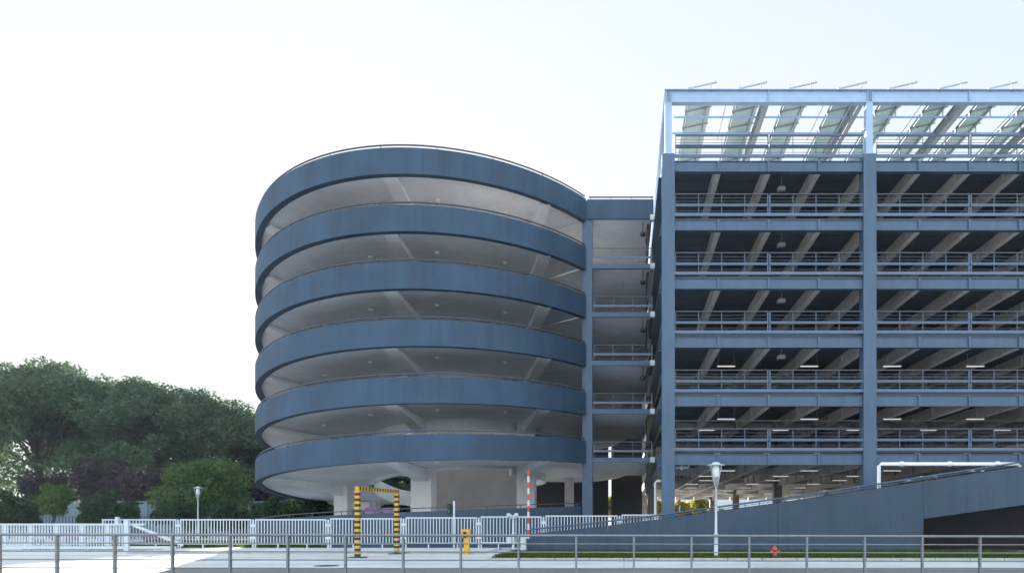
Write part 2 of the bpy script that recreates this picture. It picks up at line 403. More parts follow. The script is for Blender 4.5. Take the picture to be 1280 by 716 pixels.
# parked-level cable tray
b=MB(); b.box(3.2,36,43.9,44.05,D[1]-1.0,D[1]-.93); b.box(3.2,36,46.0,46.12,D[2]-1.0,D[2]-.93); b.build('cable_tray',M['galv'],G)
# ---- solar roof
RB,RT=25.2,25.95
for Y in (38.4,61.2):
    for X in GX:
        b=MB(); b.box(X-.19,X+.19,Y-.05,Y+.33,D[5]+.02,RB-.003); b.box(X-.32,X+.32,Y-.1,Y+.45,D[5]+.022,D[5]+.07); b.build('roof_post',M['white_steel'],G)
def ibeam_x(x0,x1,Y,z0,z1,f=.17):
    b=MB(); b.box(x0,x1,Y-f,Y+f,z1-.04,z1); b.box(x0,x1,Y-f,Y+f,z0,z0+.04); b.box(x0,x1,Y-.03,Y+.03,z0+.04,z1-.04); return b
for Y in (38.5,61.3):
    b=ibeam_x(2.3,XR,Y,RB,RT); 
    for X in GX:
        for dx in (-.1,.02,.12): b.box(X+dx,X+dx+.025,Y-.165,Y-.03,RB+.04,RT-.04)
    for X in (8.175,19.5,30.9): b.box(X-.015,X+.015,Y-.16,Y-.03,RB+.04,RT-.04)
    b.build('roof_beam',M['white_steel'],G)
for j in range(7):
    X=2.42+5.675*j-(.3 if j in (2,4) else 0); b=MB()
    b.box(X-.14,X+.14,38.68,61.1,RB+.02,RB+.05); b.box(X-.02,X+.02,38.68,61.1,RB+.05,RT-.06); b.box(X-.14,X+.14,38.68,61.1,RT-.06,RT-.02)
    b.build('rafter_beam',M['galv'] if j else M['white_steel'],G)
for Y in (40.75,42.45,46.5,49,52,55,58):
    b=MB(); b.box(3.0,XR,Y-.03,Y+.03,RT-.22,RT-.12); b.build('purlin',M['white_steel'],G)
for j in range(12):
    x0=3.62+Q*j; x1=x0+1.6; zl,zh=26.07,26.44
    b=MB(); b.sweep([[(x0+.02,y,zl+.05),(x1-.02,y,zh+.05),(x1-.02,y,zh+.075),(x0+.02,y,zl+.075)] for y in (39.75,60.5)])
    p=b.build('solar_panel',M['pv'],G)
    q=MB()
    for xx in (x0+.16,x1-.30): 
        zz=zl+(zh-zl)*(xx-x0)/1.6; q.box(xx-.035,xx+.035,39.7,60.5,zz-.10,zz+.035)
    q.build('panel_rail',M['galv'],p)
    for y in (38.5,40.75,42.45,46.5,49,52,55,58):
        q=MB()
        q.bar((x0-.02,y,zl-.02),(x1+.04,y,zh-.01),.07,.07); xx=x1-.3; zz=zl+(zh-zl)*(xx-x0)/1.6
        q.box(xx-.03,xx+.03,y-.03,y+.03,RT-.1,zz-.0); q.box(x0+.03,x0+.12,y-.05,y+.05,RT-.1,zl+.04)
        if y<39: q.bar((x0+.1,y,zl),(x0+.14,y,zl+.3),.02,.02); q.bar((x1-.06,y,zh),(x1-.02,y,zh+.14),.02,.02)
        q.build('panel_support',M['galv'],p)
    if j%2==0:
        q=MB(); xx=x1+.7; q.tube([(xx,38.8,RT-.2),(xx,41.8,RT-.22),(xx,43.2,RT-.22)],.022,6); q.build('conduit',M['galv'],p)

# ------------------------------------------------------------------ spiral ramp
CX,CY,RA,RBB=-13.87,59.0,14.56,19.95
T0=.885
def gz(t,low=False):
    if t>=-1.8: return .75*t-.16*t*t
    e=-2.76 if not low else -3.9
    if t>=-4.0: return -1.868+(e+1.868)*(-1.8-t)/2.2
    return e
def pt(t,off,z): return (CX+(RA-off)*math.sin(t),CY-(RBB-off)*math.cos(t),z)
TOW=empty('spiral_ramp_tower',(CX,CY,0),'round spiral car ramp tower with six blue parapet rings beside the garage','ramp tower')
def ts(a,b,n=90): return [a+(b-a)*i/n for i in range(n+1)]
WIN=7.6
for i in range(6):
    zb=EYE+21.37-3.3*i; low=False; TE=-4.0 if i<5 else -2.45; TS=T0-2*PI+.01 if i<5 else -2.45; IB=2.0 if i<5 else 1.55
    b=MB()
    b.sweep([[pt(t,0,zb+gz(t,low)),pt(t,0,zb+gz(t,low)-1.51),pt(t,.40,zb+gz(t,low)-1.51),pt(t,.40,zb+gz(t,low)-1.2),pt(t,.25,zb+gz(t,low)-1.1),pt(t,.25,zb+gz(t,low))] for t in ts(T0,TE,110)],mis=[0,0,0,1,1,0])
    par=b.build('parapet',[M['ring'],M['inner_grey']],TOW)
    for f in par.data.polygons: f.use_smooth=False
    b=MB(); pts=[pt(t,.12,zb+gz(t,low)+.2) for t in ts(T0,TE,140)]
    b.tube(pts,.048,6)
    n=22
    for t in ts(T0-.02,TE+.05,n):
        z=zb+gz(t,low); x,y,_=pt(t,.12,0); b.box(x-.02,x+.02,y-.02,y+.02,z+.002,z+.19)
    b.build('handrail',M['rail_dark'],par)
    b=MB()
    b.sweep([[pt(t,.405,zb+gz(t,low)-1.33),pt(t,WIN,zb+gz(t,low)-1.33),pt(t,WIN,zb+gz(t,low)-1.06),pt(t,.405,zb+gz(t,low)-1.06)] for t in ts(T0,TS,130)],mis=[0,0,1,0])
    b.build('ramp_slab',[M['plaster'],M['ramp_floor']],TOW)
    b=MB()
    b.sweep([[pt(t,WIN+.003,zb+gz(t,low)-IB),pt(t,WIN+.35,zb+gz(t,low)-IB),pt(t,WIN+.35,zb+gz(t,low)-.2),pt(t,WIN+.003,zb+gz(t,low)-.2)] for t in ts(T0,TS,130)])
    b.build('inner_beam',M['plaster'],TOW)
    t=.57
    for t in (.57,.19,-.19,-.57,-.95,-1.33):
        x,y,z=pt(t,3.5,zb+gz(t,low)-1.332); b=MB(); b.lathe((x,y,z-.12),[(.09,0),(.16,.03),(.17,.12)],14); b.build('soffit_light',M['lamp_head'],TOW)
zl_=EYE+21.37+gz(T0)
b=MB(); b.sweep([[pt(t,.283,zl_-1.36),pt(t,WIN,zl_-1.36),pt(t,WIN,zl_-1.06),pt(t,.283,zl_-1.06)] for t in ts(2.3,T0+.002,30)],mis=[0,0,1,0]); b.build('ramp_slab',[M['plaster'],M['ramp_floor']],TOW)
# columns and radial beams
cols=[(-13.95,47.2,.70,1.35,0.0),(-7.45,52.0,.68,1.2,.56),(-21.3,51.6,.5,1.0,-.62)]
back=[(-22.4,61.5,.32),(-13.9,70.6,.6),(-5.3,66.0,.42),(-20.5,68,.4)]
for (X,Y,hw,dp,t) in cols:
    b=MB(); b.box(X-hw,X+hw,Y-.5,Y-.5+dp,0,EYE+21.37-1.4+gz(t)); b.build('column',M['plaster_col'],TOW)
for (X,Y,hw) in back:
    b=MB(); b.box(X-hw,X+hw,Y-hw,Y+hw,0,21); b.build('column',M['plaster_col'],TOW)
beams=[(-13.95,47.2,.02,.40),(-7.45,52.0,.67,.38),(-21.3,51.6,-.75,.34),(-22.4,61.5,-1.75,.25)]
for i in range(6):
    zb=EYE+21.37-3.3*i
    for (X,Y,t,hw) in beams:
        a=pt(t,.41,0); z1=zb+gz(t)-1.333; tc=math.atan2((X-CX)/RA,-(Y-CY)/RBB); z0=zb+gz(tc)-1.333
        a=Vector((a[0],a[1],0)); c=Vector((X,Y,0)); d=(c-a).normalized(); r=Vector((-d.y,d.x,0))*hw; c=c-d*.45
        b=MB()
        b.sweep([[a-r+Vector((0,0,z1-.17)),a+r+Vector((0,0,z1-.17)),a+r+Vector((0,0,z1)),a-r+Vector((0,0,z1))],
                 [c-r+Vector((0,0,z0-.85)),c+r+Vector((0,0,z0-.85)),c+r+Vector((0,0,z0)),c-r+Vector((0,0,z0))]])
        b.build('radial_beam',M['plaster'],TOW)
# junction column and bridges to the garage
b=MB(); b.box(-2.86,-2.17,46.5,47.35,0,23.50); b.build('junction_column',M['steel'],TOW)
for k in range(6):
    z=D[k]+.2; b=MB()
    if k==5:
        b.box(-2.165,1.9,46.55,60.5,z-.27,z); 
        br=b.build('bridge_slab',[M['plaster']],TOW)
        b=MB(); b.box(-2.52,2.02,46.38,46.548,z-.27,23.52); b.build('bridge_parapet',M['ring'],br)
        b=MB(); b.tube([(-2.4,46.46,23.7),(2.0,46.46,23.7)],.05,6)
        for x in (-2.3,-.9,.5,1.9): b.box(x-.02,x+.02,46.44,46.48,23.522,23.69)
        b.build('handrail',M['rail_dark'],br)
    else:
        b.box(-2.165,1.78,46.62,60.5,z-.31,z-.02); br=b.build('bridge_slab',[M['plaster']],TOW)
        b=MB(); b.box(-2.165,1.78,46.42,46.615,z-.33,z); b.build('slab_edge',M['steel'],br)
        rail_part('railing',-2.1,1.95,46.5,z,br,[-2.05,-.75,.6,1.9],(1.9,),M['steel_light'])
    b=MB(); b.box(1.79,2.1,46.36,46.7,z-.34,z+.02); b.build('edge_cap',M['white'],br)
    # dark screen beside the garage
    b=MB(); b.box(1.62,1.70,47.1,50.0,z-2.35,z-.32); 
    for h in (-2.3,-1.3,-.45): b.box(1.58,1.72,47.05,50.05,z+h,z+h+.06)
    b.build('side_screen',M['dark'],br)
    if k>=2:
        b=MB(); b.tube([(1.3,46.9,z-.31),(1.3,46.9,z-1.0)],.03,6); b.lathe((1.3,46.9,z-1.28),[(.05,0),(.17,.06),(.2,.16),(.15,.28),(.05,.32)],12); b.build('dome_camera',M['black'],br)
    b=MB(); b.lathe((-.4,50.3,z-.38),[(.07,0),(.13,.02),(.13,.07)],12); b.build('soffit_light',M['lamp_head'],br)
# walls under and behind the ramps
b=MB(); b.box(-16.6,-9.1,57.8,58.1,0,20.3); b.build('core_wall',M['greywall'],TOW)
b=MB(); b.box(-12.5,-1.72,75,75.3,0,20); b.box(-1.40,2.0,75,75.3,0,20); b.build('rear_wall',M['dark'],TOW)
b=MB(); b.box(-12.05,-11.1,57.72,57.795,1.72,2.62,0)
for h in (2.45,2.3,2.2,2.05): b.box(-11.9,-11.25,57.71,57.719,h,h+.035,1)
b.build('notice_board',[M['white'],M['galv']],TOW)
# low entrance wall wrapping the foot of the spiral
b=MB(); sec=[]
def wall_top(t): return 1.30+max(0,(t+1.25))*.62 if t>-1.25 else 1.3
for t in ts(.86,-1.22,60):
    z=wall_top(t); sec.append([pt(t,.1,0),pt(t,.35,0),pt(t,.35,z),pt(t,.1,z)])
b.sweep(sec); fw=b.build('entry_parapet',M['wallblue'],TOW)
b=MB(); b.tube([pt(t,.2,wall_top(t)+.2) for t in ts(.86,-1.22,60)],.032,6)
for t in ts(.84,-1.2,14):
    x,y,z=pt(t,.2,wall_top(t)); b.box(x-.02,x+.02,y-.02,y+.02,z+.002,z+.19)
b.build('handrail',M['rail_dark'],fw)
b=MB(); b.sweep([[pt(t,.36,.02),pt(t,WIN,.02),pt(t,WIN,max(.1,wall_top(t)-1.05)),pt(t,.36,max(.1,wall_top(t)-1.05))] for t in ts(.8,-1.2,50)]); b.build('entry_slab',M['floor'],TOW)

# ------------------------------------------------------------------ straight entrance ramp in front of the garage
RY=33.6
tops=[(-4.94,.96),(-1.6,1.30),(2.2,1.76),(4.75,2.12),(8.7,2.66),(12.65,3.25),(19.8,4.34),(25,5.15),(40,7.4)]
ER=empty('entrance_ramp',(5,RY,0),'long dark blue concrete car ramp rising to the right before the garage','car ramp')
def rpoly(cut):
    p=[(-4.94,0)]+tops+[(40,5.0),(25,3.15),(14.8,1.73),(14.8,0)] if cut else [(-4.94,0)]+tops+[(40,0)]
    return p
def top_at(x):
    for (xa,za),(xb,zb_) in zip(tops,tops[1:]):
        if xa<=x<=xb: return za+(zb_-za)*(x-xa)/(xb-xa)
cuts=[-4.94,-.80,7.6,14.8]
for xa,xb in zip(cuts,cuts[1:]):
    ga,gb=xa+.008,xb-.008
    p=[(ga,0),(ga,top_at(max(ga,-4.94)))]+[q for q in tops if ga<q[0]<gb]+[(gb,top_at(gb)),(gb,0)]
    b=MB(); b.prism(p,RY,RY+.3); b.build('front_wall',M['wallblue'],ER)
b=MB(); b.prism([(14.8,1.73),(14.8,top_at(14.8))]+[q for q in tops if q[0]>14.8]+[(40,5.0),(25,3.15)],RY,RY+.3); b.build('front_wall',M['wallblue'],ER)
b=MB()
for xj in (-.80,7.6): b.box(xj-.1,xj+.1,RY+.301,RY+.33,0,top_at(xj)-.25)
b.build('joint_strip',M['black'],ER)
b=MB(); b.prism(rpoly(False),RY+4.0,RY+4.3); b.build('back_wall',M['opening_shade'],ER)
b=MB(); n=len(tops)
b.prism([(x,z-1.02) for x,z in tops[1:]]+[(x,z-1.35) for x,z in reversed(tops[1:])],RY+.31,RY+3.99); b.build('ramp_deck',M['floor'],ER)
for yy,nm in ((RY+.15,'handrail'),(RY+4.15,'handrail')):
    b=MB(); b.tube([(x,yy,z+.21) for x,z in tops],.045,8)
    b.tube([(x,yy,z+.10) for x,z in tops],.014,6)
    for j in range(len(tops)-1):
        (xa,za),(xb,zb_)=tops[j],tops[j+1]; k=max(1,int((xb-xa)/1.9))
        for q in range(k):
            u=q/k; x=xa+(xb-xa)*u; z=za+(zb_-za)*u; b.box(x-.02,x+.02,yy-.02,yy+.02,z-.02,z+.2)
    b.build(nm,M['steel'],ER)
# white pipe portals
def portal(x0,x1,Y,z0,z1,label):
    b=MB(); r=.10
    b.tube([(x0,Y,0),(x0,Y,z1-.12),(x0+.12,Y,z1),(x1-.12,Y,z1),(x1,Y,z1-.12),(x1,Y,z0)],r,10)
    for x in (x0+1.2,(x0+x1)/2,x1-1.2):
        if x1-x0>3: b.tube([(x-.1,Y,z1),(x+.1,Y,z1)],r*1.4,10)
    tag(b.build('height_limit_frame',M['pipe']),label,'height barrier')
portal(wx(1098.5,35.8),wx(1275,35.8),35.8,3.3,wz(579.5,35.8),'wide white pipe height frame standing over the blue car ramp')
portal(wx(819.5,44),wx(836,44),44,0,wz(600.5,44),'narrow white pipe frame behind the corner column of the garage')

# ------------------------------------------------------------------ white fence and sliding gate
FN=empty('steel_fence',(-15,37.4,0),'white steel bar fence of joined panels along the pavement before the spiral ramp','fence')
FYY=37.4
edges=[(128,220.5),(225.5,314),(319,408),(413,502),(507,596),(601,677),(682,772),(777,823)]
for i,(pa,pb) in enumerate(edges):
    x0=wx(pa,FYY); x1=wx(pb,FYY)
    zt=wz(648.3-(.0 if i<3 else (i-2)*1.15),FYY); zb0=.34 if i<4 else .34+.03*(i-3)
    b=MB()
    b.box(x0,x1,FYY-.03,FYY+.03,zt-.07,zt); b.box(x0,x1,FYY-.03,FYY+.03,zb0,zb0+.06)
    b.box(x0,x0+.06,FYY-.03,FYY+.03,zb0+.06,zt-.07); b.box(x1-.06,x1,FYY-.03,FYY+.03,zb0+.06,zt-.07)
    n=int((x1-x0)/.168); 
    for j in range(1,n):
        x=x0+(x1-x0)*j/n; b.box(x-.021,x+.021,FYY-.015,FYY+.015,zb0+.06,zt-.07)
    p=b.build('fence_panel',M['white'],FN)
    for xx in (x0+.02,(x0+x1)/2-.7,(x0+x1)/2+.9):
        if xx>x1: continue
        q=MB(); q.box(xx-.03,xx+.03,FYY-.03,FYY+.03,.0,zb0-.002); q.build('foot',M['white'],p)
    if i<7:
        xm=(x1+wx(edges[i+1][0],FYY))/2
        q=MB(); q.box(xm-.04,xm+.04,FYY-.04,FYY+.04,0,zt-.02)
        for h in (zb0+.28,zt-.42): q.box(x1-.05,wx(edges[i+1][0],FYY)+.05,FYY-.055,FYY-.042,h,h+.14)
        q.build('fence_post',M['white'],FN)
GT=empty('sliding_gate',(wx(70,37),36.9,0),'long white sliding gate with sloping tail left of the white fence','gate')
gy=36.9; b=MB(); xa,xb=wx(-60,gy),wx(160,gy); zt=wz(653.8,gy)
b.box(xa,xb+.9,gy-.05,gy+.05,zt-.10,zt); b.box(xa,xb+2.6,gy-.06,gy+.06,.10,.26)
b.build('gate_frame',M['white'],GT)
b=MB(); x=xa+.1; j=0
while x<xb:
    if j%9==0: b.box(x-.08,x+.08,gy-.035,gy+.035,.28,zt-.10)
    else: b.box(x-.035,x+.035,gy-.02,gy+.02,.28,zt-.10)
    x+=.155; j+=1
b.build('gate_bars',M['white'],GT)
b=MB(); b.bar((xb+.3,gy,zt-.09),(xb+3.0,gy,.32),.08,.15); b.build('brace',M['white'],GT); b=MB(); b.bar((xa+.2,gy-.07,1.05),(xa+2.8,gy-.07,.5),.03,.1); b.build('brace',M['white'],GT)
b=MB(); b.box(xb-.12,xb+.12,gy-.16,gy-.055,.0,zt+.2); b.box(xb-.75,xb-.58,gy+.06,gy+.2,0,zt+.35); b.build('guide_post',M['white'],GT)
b=MB(); 
for x in (xa+1,xa+4.2,xa+7.4): b.lathe((x,gy,.0),[(.07,0),(.07,.1)],10)
b.build('roller',M['galv'],GT)

# ------------------------------------------------------------------ front railing
RLY=20.0
RL=empty('roadside_railing',(0,RLY,0),'grey metal railing with five thin bars running across the whole foreground','railing')
def rl(x): return 0.0
ztop=wz(667.5,RLY); 
for i,h in enumerate((0,.243,.486,.729,.972)):
    b=MB(); r=.040 if i==0 else .018
    b.tube([(-28,RLY,ztop-h+.02),(18,RLY,ztop-h-.075)],r,8); b.build('rail',M['railgrey'],RL)
x=wx(70,RLY)-1.69*6
while x<18:
    b=MB(); zt=ztop-(x+28)/46*.095+.02
    b.box(x-.027,x+.027,RLY-.05,RLY-.02,-.02,zt-.02); b.box(x-.027,x+.027,RLY+.02,RLY+.05,-.02,zt-.02); b.build('post',M['railgrey'],RL); x+=1.696

# ------------------------------------------------------------------ street lamps
def street_lamp(loc,h,label,cat='street lamp'):
    e=empty('street_lamp',loc,label,cat,'lantern street lamps')
    x,y,z=loc
    b=MB(); b.lathe(loc,[(.20,0),(.20,.03),(.085,.04),(.085,.95),(.10,.96),(.055,1.02),(.05,h-1.05),(.07,h-1.04)],14); b.build('pole',M['white'],e)
    b=MB(); b.lathe((x,y,z+h-1.05),[(.05,0),(.08,.02),(.155,.36),(.16,.40)],16); b.build('lamp_holder',M['galv'],e)
    b=MB(); b.lathe((x,y,z+h-.64),[(.11,0),(.14,.03),(.14,.40),(.10,.47)],16); b.build('lamp_shade',M['lamp_head'],e)
    b=MB(); b.lathe((x,y,z+h-.17),[(.10,.0),(.37,.02),(.37,.05),(.19,.07),(.15,.14),(.05,.17)],20); b.build('lamp_cap',M['white'],e)
    b=MB()
    for k in range(4):
        t=PI/4+k*PI/2; c,s_=math.cos(t),math.sin(t)
        b.tube([(x+.08*c,y+.08*s_,z+h-1.0),(x+.30*c,y+.30*s_,z+h-.16)],.014,6)
    b.build('stay',M['white'],e)
    return e
street_lamp((wx(895,28.4),28.4,.11),wz(577,28.4)-.11,'white lantern street lamp on the grass verge before the blue ramp')
street_lamp((wx(247.5,58),58,0),wz(607.5,58),'white lantern street lamp before the round green tree on the left')
street_lamp((wx(404,63),63,0),wz(618,63),'small distant street lamp seen below the lowest spiral ring')

# ------------------------------------------------------------------ yellow and black clearance gantry
GA=empty('clearance_gantry',(wx(447,29.8),31.5,0),'yellow and black striped height limit gantry across the driveway','height barrier')
pa=(wx(447,29.8),29.8); pb=(wx(496,33.1),33.1)
def striped(b,a,c,w,n,first=0,ends=True):
    a=Vector(a);c=Vector(c)
    for i in range(n):
        p=a+(c-a)*(i/n); q=a+(c-a)*((i+1)/n)
        b.bar(p,q,w,w,(i+first)%2)
for (x,y) in (pa,pb):
    b=MB(); striped(b,(x,y,.06),(x,y,2.98),.20,24); b.build('leg',[M['black'],M['yellow']],GA)
    b=MB(); b.box(x-.34,x+.34,y-.25,y+.25,0,.06); b.build('base_plate',M['rail_dark'],GA)
b=MB(); striped(b,(pa[0],pa[1]-.1,3.06),(pb[0],pb[1]+.1,3.06),.15,30)
b.build('crossbar',[M['yellow'],M['black']],GA)
b=MB(); b.box(pa[0]-.08,pa[0]+.08,(pa[1]+pb[1])/2-.12,(pa[1]+pb[1])/2+.12,3.14,3.3); b.build('sensor',M['black'],GA)

# ------------------------------------------------------------------ small street furniture
x,y=wx(583.5,33.1),33.1
e=empty('ticket_post',(x,y,0),'yellow post with a dark-windowed reader head at the driveway edge','ticket machine')
b=MB(); b.box(x-.13,x+.13,y-.12,y+.12,.02,.80); b.box(x-.19,x+.19,y-.18,y+.18,0,.018); b.build('post',M['yellow'],e,.01)
b=MB(); b.box(x-.20,x+.18,y-.15,y+.15,1.10,1.22); b.box(x-.20,x-.15,y-.15,y+.15,.80,1.10); b.box(x+.02,x+.18,y-.15,y+.15,.80,1.10); b.box(x-.15,x+.02,y+.05,y+.15,.80,1.10); b.build('reader_head',M['yellow'],e,.008)
b=MB(); b.box(x-.148,x+.018,y-.08,y+.048,.82,1.08); b.build('reader_window',M['black'],e)
# signal pole
x,y=wx(567.5,38.0),38.0
e=empty('signal_pole',(x,y,0),'slim white pole with a small black traffic signal behind the fence','traffic signal')
b=MB(); b.lathe((x,y,0),[(.12,0),(.12,.03),(.06,.035),(.06,2.72),(.03,2.75)],12); b.build('pole',M['white'],e)
b=MB(); b.box(x-.36,x-.10,y-.10,y+.10,1.98,2.58); b.box(x-.10,x-.06,y-.02,y+.02,2.2,2.26)
for h in (2.42,2.15): b.tube([(x-.23,y-.10,h),(x-.23,y-.22,h)],.09,10)
b.build('signal_head',M['black'],e,.01)
b=MB(); b.lathe((x-.23,y-.225,2.09),[(.0,0),(.05,0.002),(.05,.1),(0,.102)],10); b.build('signal_lens',M['green_led'],e)
# camera pole
x,y=wx(641.5,36.4),36.4
e=empty('camera_pole',(x,y,0),'short white pole with twin spread camera heads by the barrier','camera pole')
b=MB(); b.lathe((x,y,0),[(.15,0),(.15,.04),(.07,.05),(.07,1.0),(.055,1.02),(.055,1.80)],12); b.build('pole',M['white'],e)
for sgn in (-1,1):
    b=MB(); b.bar((x+sgn*.03,y-.02,1.80),(x+sgn*.24,y-.30,1.97),.18,.17); b.build('camera_head',M['white'],e,.02)
b=MB(); b.box(x-.30,x-.075,y-.16,y+.1,.45,.80); b.build('control_box',M['white'],e,.01)
# boom barrier
x,y=wx(654.5,32.9),32.9
e=empty('boom_barrier',(x,y,0),'white barrier cabinet with a raised red and white boom at the ramp foot','boom barrier')
b=MB(); b.box(x-.13,x+.13,y-.16,y+.16,.0,.95); b.build('cabinet',M['white'],e,.015)
b=MB(); xb_=wx(660.5,32.7); 
for i in range(11): b.bar((xb_,32.7,.92+.285*i),(xb_,32.7,.92+.285*(i+1)),.10,.06,(i+1)%2)
b.bar((xb_-.12,32.7,.86),(xb_+.06,32.7,.86),.12,.14,0)
b.build('boom',[M['white'],M['red']],e)
# red and white pole beside the corner column
x,y=wx(849.5,39.6),39.6
b=MB()
for i in range(8): b.tube([(x,y,.0+.36*i),(x,y,.36*(i+1))],.045,8,i%2)
tag(b.build('marker_pole',[M['white'],M['red']]),'thin red and white marker pole right beside the garage corner column','marker pole')
# hydrant
x,y=wx(968.5,28.3),28.3
e=empty('fire_hydrant',(x,y,.11),'small red fire hydrant on the grass verge','fire hydrant')
b=MB(); b.lathe((x,y,.11),[(.13,0),(.13,.04),(.085,.05),(.085,.30),(.12,.31),(.12,.34),(.10,.36),(.09,.42),(.05,.46)],16); b.build('barrel',M['hydrant'],e)
b=MB(); b.lathe((x,y,.572),[(.025,0),(.025,.05)],8); b.build('cap_nut',M['hydrant'],e)
for dx in (-1,1):
    b=MB(); b.tube([(x+dx*.07,y,.36),(x+dx*.16,y,.36)],.05,10); b.tube([(x+dx*.16,y,.36),(x+dx*.19,y,.36)],.06,10); b.build('outlet',M['hydrant'],e)
x,y=wx(408,24.6),24.6
b=MB(); b.lathe((x,y,.006),[(.44,0),(.44,.012),(.40,.016),(.38,.012)],24)
for k in range(-3,4): b.box(x-.3,x+.3,y+k*.09-.015,y+k*.09+.015,.018,.024)
tag(b.build('manhole_cover',M['rail_dark']),'dark round iron manhole cover in the pale paving near the railing','manhole cover')
# purple boards under the spiral
Y=60.7
e=empty('purple_sign',(wx(467,Y),Y,0),'pair of purple guide boards fixed to a white post under the spiral','sign')
for (p0,p1) in ((456,472),(478,492)):
    b=MB(); b.box(wx(p0,Y),wx(p1,Y),Y,Y+.08,wz(642,Y),wz(634,Y)); b.build('board',M['purple'],e)
b=MB(); b.bar((wx(437,Y),Y+.15,wz(621.5,Y)),(wx(470,Y),Y+.15,wz(627,Y)),.1,.12); b.box(wx(465.5,Y),wx(469.5,Y),Y+.09,Y+.2,0,wz(622,Y)); b.box(wx(456,Y),wx(492,Y),Y+.085,Y+.12,wz(639,Y),wz(637,Y)); b.build('frame',M['white'],e)
# yellow tank sign glimpsed past the entry ramp
x,y=wx(391,46),46
# ------------------------------------------------------------------ boundary wall and rear fence on the left
b=MB()
xw=-82
while xw<-30:
    b.box(xw+.02,xw+5.96,74.0,74.3,0,3.45); b.box(xw-.2,xw+.2,73.9,74.4,0,3.6); xw+=6
b.box(-82,-30,73.92,74.38,3.601,3.75)
tag(b.build('boundary_wall',M['farwall']),'long grey-blue boundary wall below the tall trees on the left','wall')
b=MB(); x=-62
while x<-30:
    b.box(x-.03,x+.03,62-.02,62.02,0,1.95); x+=.3
b.box(-62,-30,61.97,62.03,1.951,2.01); b.box(-62,-30,61.97,62.03,.2,.26)
tag(b.build('yard_fence',M['farfence']),'dark bar fence in front of the grey-blue boundary wall','fence')
# structures seen through the ground floor
b=MB(); b.box(12,70,150,150.4,0,7.0); tag(b.build('far_wall',M['white']),'pale wall far behind the garage ground floor','wall')

# thin morning haze
b=MB(); b.box(-150,150,-24,190,-1,33)
hm=bpy.data.materials.new('haze'); hm.use_nodes=True; hn=hm.node_tree; hn.nodes.clear()
ho=hn.nodes.new('ShaderNodeOutputMaterial'); hv=hn.nodes.new('ShaderNodeVolumePrincipled'); hv.inputs['Density'].default_value=.00024; hv.inputs['Color'].default_value=(.72,.88,1,1); hv.inputs['Anisotropy'].default_value=.0
hn.links.new(hv.outputs[0],ho.inputs['Volume']); tag(b.build('haze',hm),kind='stuff')
# ------------------------------------------------------------------ vegetation
def crown_mesh(name,seed,rx,rz,nblob,nleaf,leaf,m,skirt=.0,core=.45,dome=False):
    rng=np.random.default_rng(seed)
    cs=[];rs=[]
    for k in range(nblob):
        d=rng.normal(size=3); d/=np.linalg.norm(d); u=rng.uniform(.25,.80)
        c=d*u*np.array([rx,rx,rz]); 
        if c[2]<-rz*.55: c[2]*=.6
        if dome:
            rr=math.hypot(d[0],d[1]); u=rng.uniform(.55,.86); c=np.array([d[0]*u*rx,d[1]*u*rx,abs(d[2])*u*rz if rng.random()<.70 else -rng.uniform(0,.72)*rz])
        cs.append(c); rs.append(rng.uniform(.20,.38)*min(rx,rz)*(.82 if dome else 1))
    cs=np.array(cs);rs=np.array(rs)
    pick=rng.choice(nblob,nleaf,p=rs**2/np.sum(rs**2))
    d=rng.normal(size=(nleaf,3)); d/=np.linalg.norm(d,axis=1)[:,None]
    rad=rng.uniform(core,1.08,nleaf)[:,None]
    P=cs[pick]+d*rad*rs[pick][:,None]*np.array([1.1,1.1,.85])
    if skirt:
        k=int(nleaf*.11); nt_=150
        tc_=np.stack([rng.uniform(-.85,.85,nt_)*rx,rng.uniform(-.85,.85,nt_)*rx,-rz*rng.uniform(.55,1.0+skirt,nt_)],axis=1)
        P[:k]=tc_[rng.integers(0,nt_,k)]+rng.normal(size=(k,3))*np.array([.55,.55,.5])
    a=rng.normal(size=(nleaf,3)); a/=np.linalg.norm(a,axis=1)[:,None]
    n=d*.6+rng.normal(size=(nleaf,3))*.7+np.array([0,0,.25]); n/=np.linalg.norm(n,axis=1)[:,None]
    a-=n*np.sum(a*n,axis=1)[:,None]; a/=np.linalg.norm(a,axis=1)[:,None]; b_=np.cross(n,a)
    L_=(rng.uniform(.6,1.35,nleaf)*leaf)[:,None]; W_=L_*rng.uniform(.4,.65,(nleaf,1))
    V=np.stack([P-a*L_,P-b_*W_+n*L_*.15,P+a*L_,P+b_*W_+n*L_*.15],axis=1).reshape(-1,3)
    me=bpy.data.meshes.new(name); me.vertices.add(len(V)); me.vertices.foreach_set('co',V.ravel())
    me.loops.add(nleaf*4); me.loops.foreach_set('vertex_index',np.arange(nleaf*4))
    me.polygons.add(nleaf); me.polygons.foreach_set('loop_start',np.arange(nleaf)*4); me.polygons.foreach_set('loop_total',np.full(nleaf,4))
    me.update(); me.validate(); me.materials.append(m)
    return me,cs
